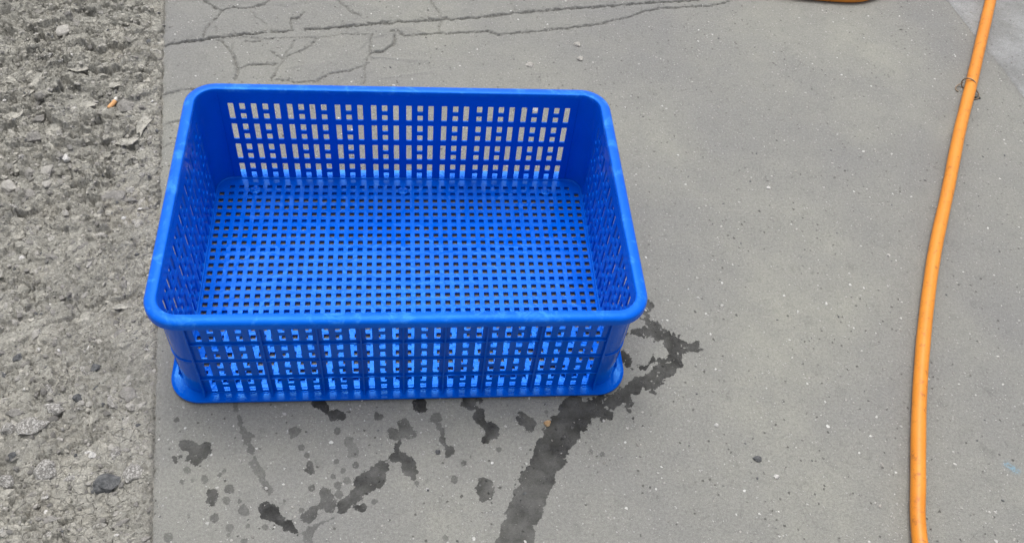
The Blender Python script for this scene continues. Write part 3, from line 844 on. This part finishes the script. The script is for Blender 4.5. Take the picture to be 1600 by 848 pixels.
lp = [E0+sd*a+ax*b+Vector((0, 0, c)) for a, b, c in ((.0105, -.006, .010), (.017, -.004, .0065), (.0235, -.008, .003), (.0235, -.0165, .0018), (.017, -.0235, .0018), (.0115, -.0235, .0018))]
tube('loop', catmull(lp, 8), .0014, M_WIRE, tie, 8)
lp = [E0+sd*a+ax*b+Vector((0, 0, c)) for a, b, c in ((.0095, -.010, .0025), (.013, -.0155, .0018), (.0185, -.0165, .0016), (.0245, -.0145, .0016), (.028, -.0145, .0014))]
tube('twisted_end', catmull(lp, 8), [.0022, .0024, .0023, .002, .0019, .0018, .0017, .0017]*4+[.001], M_WIRE_D, tie, 8)

# ------------------------------------------------------------------ stones
def stone_mesh(name, rx, ry, rz, seed, sharp=.35, sub=3):
    bm = bmesh.new(); bmesh.ops.create_icosphere(bm, subdivisions=sub, radius=1)
    rs = random.Random(seed); off = Vector((rs.random()*50, rs.random()*50, rs.random()*50))
    planes = [(Vector((rs.uniform(-1, 1), rs.uniform(-1, 1), rs.uniform(-.4, 1))).normalized(), rs.uniform(.62, .88)) for _ in range(9)]
    for v in bm.verts:
        p = v.co.copy()
        for nrm, d in planes:
            e = p.dot(nrm)-d
            if e > 0: p -= nrm*e
        p *= 1+sharp*.5*mnoise.noise(p*1.3+off)+.16*mnoise.noise(p*3.5+off)+.07*mnoise.noise(p*8+off)
        v.co = Vector((p.x*rx, p.y*ry, p.z*rz))
    me = bpy.data.meshes.new(name); bm.to_mesh(me); bm.free()
    me.polygons.foreach_set('use_smooth', [True]*len(me.polygons)); me.set_sharp_from_angle(angle=math.radians(28))
    return me
def stone(px, py, wx_, wy_, h, mat, label, seed, name='stone', cat='stone', group='stones embedded in the rough ground', sink=.35, rot=None):
    q = spot(px, py); s = np.hypot(*(spot(px+1, py)-q)); sy2 = np.hypot(*(spot(px, py+1)-q))
    me = stone_mesh(name, wx_*s*1.1, wy_*sy2*1.1, h, seed); me.materials.append(mat)
    o = bpy.data.objects.new(name, me); col.objects.link(o)
    o.location = (q[0], q[1], ground_z(q[0], q[1])+h*(1-2*sink)*.5); o.rotation_euler.z = random.uniform(-.4, .4) if rot is None else rot
    tag(o, label, cat, group); return o
SG = 'stones embedded in the rough ground'
stone(162, 757, 23, 15, .0080, M_STONE_D, 'dark slate coloured angular stone, largest dark one in the rough ground', 1, rot=.35)
stone(46, 664, 25, 13, .0070, M_STONE_S, 'large flat speckled stone left of the slab edge, level with the crate base', 2, rot=.25)
stone(71, 732, 17, 16, .0080, M_STONE_S, 'round speckled stone to the left of the dark angular stone', 3)
stone(84, 637, 17, 8, .0060, M_STONE_S, 'low speckled stone just above the large flat speckled one', 4)
stone(211, 737, 19, 15, .0060, M_STONE_S, 'crumbly dark speckled stone between the dark angular stone and slab edge', 5)
stone(8, 748, 13, 10, .0060, M_STONE_S, 'speckled stone at the left frame edge in the lower part', 6)
stone(8, 668, 12, 9, .0060, M_STONE_S, 'speckled stone at the left frame edge beside the large flat one', 7)
stone(22, 642, 13, 8, .0055, M_STONE_G, 'grey stone above the left end of the large flat speckled one', 8)
stone(28, 560, 7.5, 6.5, .0050, M_STONE_D, 'small dark greenish pebble alone near the left frame edge', 9)
stone(147, 571, 8, 6.5, .0050, M_STONE_D, 'small dark pebble in the middle of the smoother rough ground', 10)
stone(97, 47, 10.5, 8.5, .0085, M_STONE_L, 'rounded pale grey pebble near the top left', 11)
stone(61, 148, 8, 6, .0060, M_STONE_G, 'small rounded pebble above the loose pebbles on the left', 12)
stone(50, 213, 11, 10, .0080, M_STONE_G, 'dark rounded lump resting in a hollow left of the crate back', 13)
stone(57, 177, 9, 6, .0060, M_STONE_G, 'grey oblong pebble just above the dark rounded lump', 14)
stone(71, 264, 10, 10, .0080, M_STONE_L, 'largest of the pale loose pebbles left of the crate', 15, rot=.7)
stone(103, 248, 7, 5, .0055, M_STONE_W, 'small near white pebble right of the pale loose ones', 16)
stone(12, 287, 12, 9, .0070, M_STONE_L, 'pale flat stone touching the left frame edge beside the loose pebbles', 17)
stone(40, 299, 14, 8, .0060, M_STONE_G, 'flat grey stone below the largest pale pebble', 18)
stone(72, 289, 7, 5, .0050, M_STONE_L, 'tiny pale pebble under the largest pale one', 19)
stone(46, 268, 8, 6, .0055, M_STONE_G, 'small grey pebble left of the largest pale one', 20)
stone(180, 305, 20, 10, .0065, M_STONE_G, 'flat oval stone near the slab edge beside the crate side', 21, rot=.3)
stone(203, 296, 7, 6, .0055, M_STONE_L, 'small rounded pebble touching the flat oval stone', 22)
stone(197, 614, 14, 11, .0050, M_STONE_G, 'angular grey stone left of the crate front corner', 23)
stone(138, 628, 7, 4, .0045, M_STONE_L, 'small pale elongated pebble between the two groups of speckled stones', 24)
stone(195, 160, 16, 12, .0060, M_STONE_G, 'smooth grey lump just right of the cigarette butt', 25)
stone(120, 620, 9, 5, .0045, M_STONE_D, 'thin dark sliver of stone above the round speckled stone', 26, rot=.4)
stone(20, 712, 7, 6, .0050, M_STONE_D, 'small black angular stone at the left below the large flat one', 27)
stone(143, 711, 6, 6, .0045, M_STONE_W, 'tiny white pebble above the dark angular stone', 28)
# chips on the slab
stone(855, 661, 4.8, 5.0, .0045, M_STONE_O, 'tiny ochre pebble in the dark wet streak', 40, 'pebble', 'pebble', 'loose chips on the slab', .2)
stone(836, 172, 4.5, 4.5, .0050, M_STONE_W, 'bright white chip seen through the slots of the crate back wall', 41, 'pebble', 'pebble', 'loose chips on the slab', .2)
stone(906, 92, 4.5, 3.6, .0035, M_STONE_L, 'pale round chip on the slab behind the right end of the crate', 42, 'pebble', 'pebble', 'loose chips on the slab', .3)
stone(901, 70, 5, 3.6, .0035, M_STONE_L, 'cream chip just beyond the pale round one behind the crate', 43, 'pebble', 'pebble', 'loose chips on the slab', .3)
stone(828, 102, 6, 3.6, .0030, M_STONE_L, 'flat beige chip behind the crate, left of two pale chips', 44, 'pebble', 'pebble', 'loose chips on the slab', .3)
stone(1119, 664, 3.4, 2.8, .0030, M_STONE_W, 'white chip on the slab right of the long wet streak', 45, 'pebble', 'pebble', 'loose chips on the slab', .25)
stone(1213, 744, 4.6, 3.2, .0030, M_STONE_W, 'white oblong chip on the slab near the bottom, left of the hose', 46, 'pebble', 'pebble', 'loose chips on the slab', .25)
stone(1377, 727, 2.8, 4.2, .0030, M_STONE_L, 'cream pointed chip on the slab close to the lower hose', 47, 'pebble', 'pebble', 'loose chips on the slab', .25)
stone(1183, 717, 6.5, 5, .0035, M_STONE_D, 'dark clot of grit on the slab above the white oblong chip', 48, 'pebble', 'pebble', 'loose chips on the slab', .3)
stone(1388, 399, 3, 1.8, .0025, M_STONE_W, 'white chip on the open slab between crate and hose', 49, 'pebble', 'pebble', 'loose chips on the slab', .25)
stone(1201, 294, 3, 2, .0025, M_STONE_W, 'white chip on the open slab level with the crate middle', 50, 'pebble', 'pebble', 'loose chips on the slab', .25)
stone(684, 706, 3.6, 3.6, .0040, M_STONE_D, 'round black pebble beside the tail of the tadpole shaped damp mark', 51, 'pebble', 'pebble', 'loose chips on the slab', .2)
stone(416, 762.5, 2.8, 2.4, .0030, M_STONE_W, 'white chip in the drip trail above the glossy wet blot', 52, 'pebble', 'pebble', 'loose chips on the slab', .2)

# many loose pebbles of the rough ground: one object each, nothing tells them apart
protos = [stone_mesh('pebble', 1, 1, 1, 200+i, .4, 2) for i in range(7)]
pm = [M_STONE_G, M_STONE_L, M_STONE_G, M_STONE_S, M_STONE_G, M_CRUST, M_STONE_L]
for p_, m_ in zip(protos, pm): p_.materials.append(m_)
rs = random.Random(5); spots = []
while len(spots) < 120:
    x, y = rs.uniform(0, 250), rs.uniform(0, 848)
    dens = .9 if 80 < y < 330 else .4
    if rs.random() > dens: continue
    s = rs.uniform(.0022, .0058)*(1.2 if 170 < y < 320 and x < 120 else .85)
    if any(math.hypot(x-a, y-b) < 9 for a, b in spots): continue
    spots.append((x, y)); q = spot(x, y)
    o = bpy.data.objects.new('pebble', protos[rs.randrange(7)]); col.objects.link(o)
    o.location = (q[0], q[1], ground_z(*q)+s*.12); o.scale = (s*rs.uniform(.8, 1.5), s, s*rs.uniform(.5, .8)); o.rotation_euler = (rs.uniform(-.3, .3), rs.uniform(-.3, .3), rs.uniform(0, 6.28))
    tag(o, 'small loose pebble among the grit of the rough broken ground', 'pebble', 'small pebbles on the rough ground')

# grit : uncountable
def grit(name, label, n, region, srange, mats, seed, slab_, sink=.10):
    rs = random.Random(seed); tmpl = []
    for i in range(6):
        me = stone_mesh('t', 1, 1, 1, 300+i+seed, .5, 1)
        tmpl.append(([v.co.copy() for v in me.vertices], [tuple(p.vertices) for p in me.polygons])); bpy.data.meshes.remove(me)
    v = []; f = []; mi = []
    k = 0
    while k < n:
        x, y = region(rs)
        o_ = x-E0_-ES*y
        if slab_ and (o_ < .004 or (abs(x) < .297 and abs(y) < .202)): continue
        if not slab_ and o_ > -.003: continue
        k += 1
        s = srange[0]*(srange[1]/srange[0])**(rs.random()**2.2); tv, tf = tmpl[rs.randrange(6)]
        M = Matrix.Rotation(rs.uniform(0, 6.28), 3, 'Z') @ Matrix.Rotation(rs.uniform(-.6, .6), 3, 'X')
        z = ground_z(x, y)+s*sink; b0 = len(v); sx2, sz2 = rs.uniform(.8, 1.8), rs.uniform(.4, .8)
        for c in tv: v.append(M @ Vector((c.x*s*sx2, c.y*s, c.z*s*sz2))+Vector((x, y, z)))
        m_ = rs.choices(range(len(mats)), [w for _, w in mats])[0]
        for t in tf: f.append(tuple(b0+a for a in t)); mi.append(m_)
    me = bpy.data.meshes.new(name); me.from_pydata([tuple(a) for a in v], [], f)
    for m_, _ in mats: me.materials.append(m_)
    me.polygons.foreach_set('material_index', mi)
    o = bpy.data.objects.new(name, me); col.objects.link(o); tag(o, label, kind='stuff')
def reg_rough(rs):
    y = rs.uniform(-.55, .85); o = -rs.random()**.9*.42
    return (E0_+ES*y+o, y)
def reg_near(rs):
    y = rs.uniform(-.5, .8); o = -rs.random()**.9*.40
    return (E0_+ES*y+o, y)
def reg_slab(rs):
    return (rs.uniform(-.45, 1.5), rs.uniform(-.5, .85))
grit('gravel', 'fine gravel and grit covering the rough broken ground', 6500, reg_rough, (.0008, .0042), [(M_STONE_G, 5), (M_STONE_L, 3), (M_CRUST, 4), (M_STONE_W, .5), (M_STONE_D, .8)], 21, False)
grit('gravel', 'angular aggregate packed into the surface of the rough broken ground', 2300, reg_near, (.0030, .0095), [(M_CRUST, 7), (M_STONE_G, 3), (M_STONE_L, 2), (M_STONE_S, 1.6), (M_STONE_D, .25)], 23, False, -.28)
grit('grit', 'tiny chips and grit scattered over the concrete slab', 3600, reg_slab, (.0004, .0024), [(M_STONE_G, 3), (M_STONE_L, 2), (M_STONE_W, 1.6), (M_STONE_D, 1.6)], 22, True)

# ------------------------------------------------------------------ thin crust flakes
def flake(px, py, wx_, wy_, label, seed, rot, lift=.0015):
    rs = random.Random(seed); q = spot(px, py); s = np.hypot(*(spot(px+1, py)-q)); s2 = np.hypot(*(spot(px, py+1)-q))
    n = 16; v = []; f = []; rings = 5
    outl = [1+.35*rs.uniform(-1, 1) for _ in range(n)]
    for t in (0, 1):
        for r in range(rings+1):
            for k in range(n):
                a = 2*math.pi*k/n; rr = r/rings*outl[k]
                x, y = rr*math.cos(a)*wx_*s, rr*math.sin(a)*wy_*s2
                nzv = mnoise.noise(Vector((x*90+seed, y*90, 0)))
                z = .0022*nzv+.0020*(rr**2)*math.sin(2*a+seed)+.0010
                v.append((x, y, max(z, -.001)-t*.0013))
    m = (rings+1)*n
    for t in (0, 1):
        for r in range(rings):
            for k in range(n): a = t*m+r*n+k; b = t*m+r*n+(k+1) % n; f.append((a, b, b+n, a+n))
    for k in range(n): a = rings*n+k; b = rings*n+(k+1) % n; f.append((a, b, b+m, a+m))
    o = mesh_obj('crust_flake', v, f, M_CRUST, None, False)
    o.location = (q[0], q[1], ground_z(*q)+lift); o.rotation_euler.z = rot
    tag(o, label, 'concrete flake', 'thin crust flakes on the rough ground')
flake(20, 121, 11, 5.5, 'curled pale flake near the left frame edge above the pebbles', 1, .2)
flake(18, 178, 14, 7, 'broad brownish flake at the left frame edge beside the dark lump', 2, .4)
flake(136, 162, 17, 5, 'long flat flake just left of the cigarette butt', 3, .1)
flake(183, 133, 11, 5, 'crumpled flake just above the cigarette butt', 4, .5)
flake(190, 221, 13, 4, 'small flat flake standing proud below the smooth grey lump', 5, -.1)
flake(120, 105, 16, 5, 'thin flake above the long flat one, upper middle of the rough ground', 6, .15)
flake(155, 92, 24, 3, 'long narrow curled strip of crust above the other flakes', 7, .25)
flake(225, 195, 9, 16, 'upright brittle flake lying along the slab edge', 8, -.2)
flake(205, 225, 16, 5, 'jagged flake below the upright one near the slab edge', 9, .5)
flake(50, 130, 9, 16, 'thick creased crust beside the curled pale flake', 10, -.3)
flake(85, 195, 14, 6, 'brownish flake right of the dark rounded lump', 11, .2)
flake(190, 478, 15, 5, 'dark broken flake beside the front left rim corner of the crate', 12, .1)

# ------------------------------------------------------------------ cigarette butt
qb, qt = spot(169, 166), spot(182, 150)
d = Vector((qt[0]-qb[0], qt[1]-qb[1], 0)).normalized(); base = Vector((qb[0], qb[1], ground_z(*spot(175, 158))+.0065))
butt = empty('cigarette_butt', (0, 0, 0)); tag(butt, 'short crushed cigarette butt with tan filter lying on the rough ground', 'cigarette butt')
L = (Vector((qt[0], qt[1], 0))-Vector((qb[0], qb[1], 0))).length
tube('filter', [base+d*(L*t)+Vector((0, 0, .0008*math.sin(9*t))) for t in (0, .02, .2, .4, .6, .72)], [.0030, .0037, .0036, .0038, .0037, .0036], M_FILTER, butt, 14)
tube('paper', [base+d*(L*t)+Vector((0, 0, .0008*math.sin(9*t))) for t in (.722, .8, .9, .98, 1.0)], [.0036, .0032, .0035, .0028, .0012], M_PAPER, butt, 14)

# ------------------------------------------------------------------ camera, light
cam = bpy.data.cameras.new('camera'); co_ = bpy.data.objects.new('camera', cam); col.objects.link(co_)
cam.sensor_width = 36; cam.lens = 36*FOC*1000/1600; cam.clip_start = .01; cam.clip_end = 500
Mx = Matrix(((R_[0], U_[0], -F_[0], CP[0]), (R_[1], U_[1], -F_[1], CP[1]), (R_[2], U_[2], -F_[2], CP[2]), (0, 0, 0, 1)))
co_.matrix_world = Mx; scene.camera = co_

SUN_EL, SUN_AZ = math.radians(72), math.radians(352)     # azimuth clockwise from +Y
w = bpy.data.worlds.new('World'); scene.world = w; w.use_nodes = True
nt = w.node_tree; nt.nodes.clear()
sky = nt.nodes.new('ShaderNodeTexSky'); sky.sky_type = 'NISHITA'; sky.sun_disc = False
sky.sun_elevation = SUN_EL; sky.sun_rotation = SUN_AZ; sky.air_density = 1.0; sky.dust_density = 6.0; sky.ozone_density = 1.0
hsv = nt.nodes.new('ShaderNodeHueSaturation'); hsv.inputs['Saturation'].default_value = .22
bg = nt.nodes.new('ShaderNodeBackground'); bg.inputs['Strength'].default_value = .15
out = nt.nodes.new('ShaderNodeOutputWorld')
nt.links.new(sky.outputs[0], hsv.inputs['Color']); nt.links.new(hsv.outputs[0], bg.inputs[0]); nt.links.new(bg.outputs[0], out.inputs[0])
sun = bpy.data.lights.new('sun', 'SUN'); sun.energy = .85; sun.angle = math.radians(36); sun.color = (1, .965, .92)
so = bpy.data.objects.new('sun', sun); col.objects.link(so)
sdir = Vector((math.sin(SUN_AZ)*math.cos(SUN_EL), math.cos(SUN_AZ)*math.cos(SUN_EL), math.sin(SUN_EL)))
so.rotation_euler = sdir.to_track_quat('Z', 'Y').to_euler(); so.location = sdir*5
vs_ = scene.view_settings; vs_.view_transform = 'Standard'; vs_.look = 'None'; vs_.gamma = 1; vs_.exposure = 0.52; vs_.use_curve_mapping = False
scene.cycles.max_bounces = 8; scene.cycles.diffuse_bounces = 5
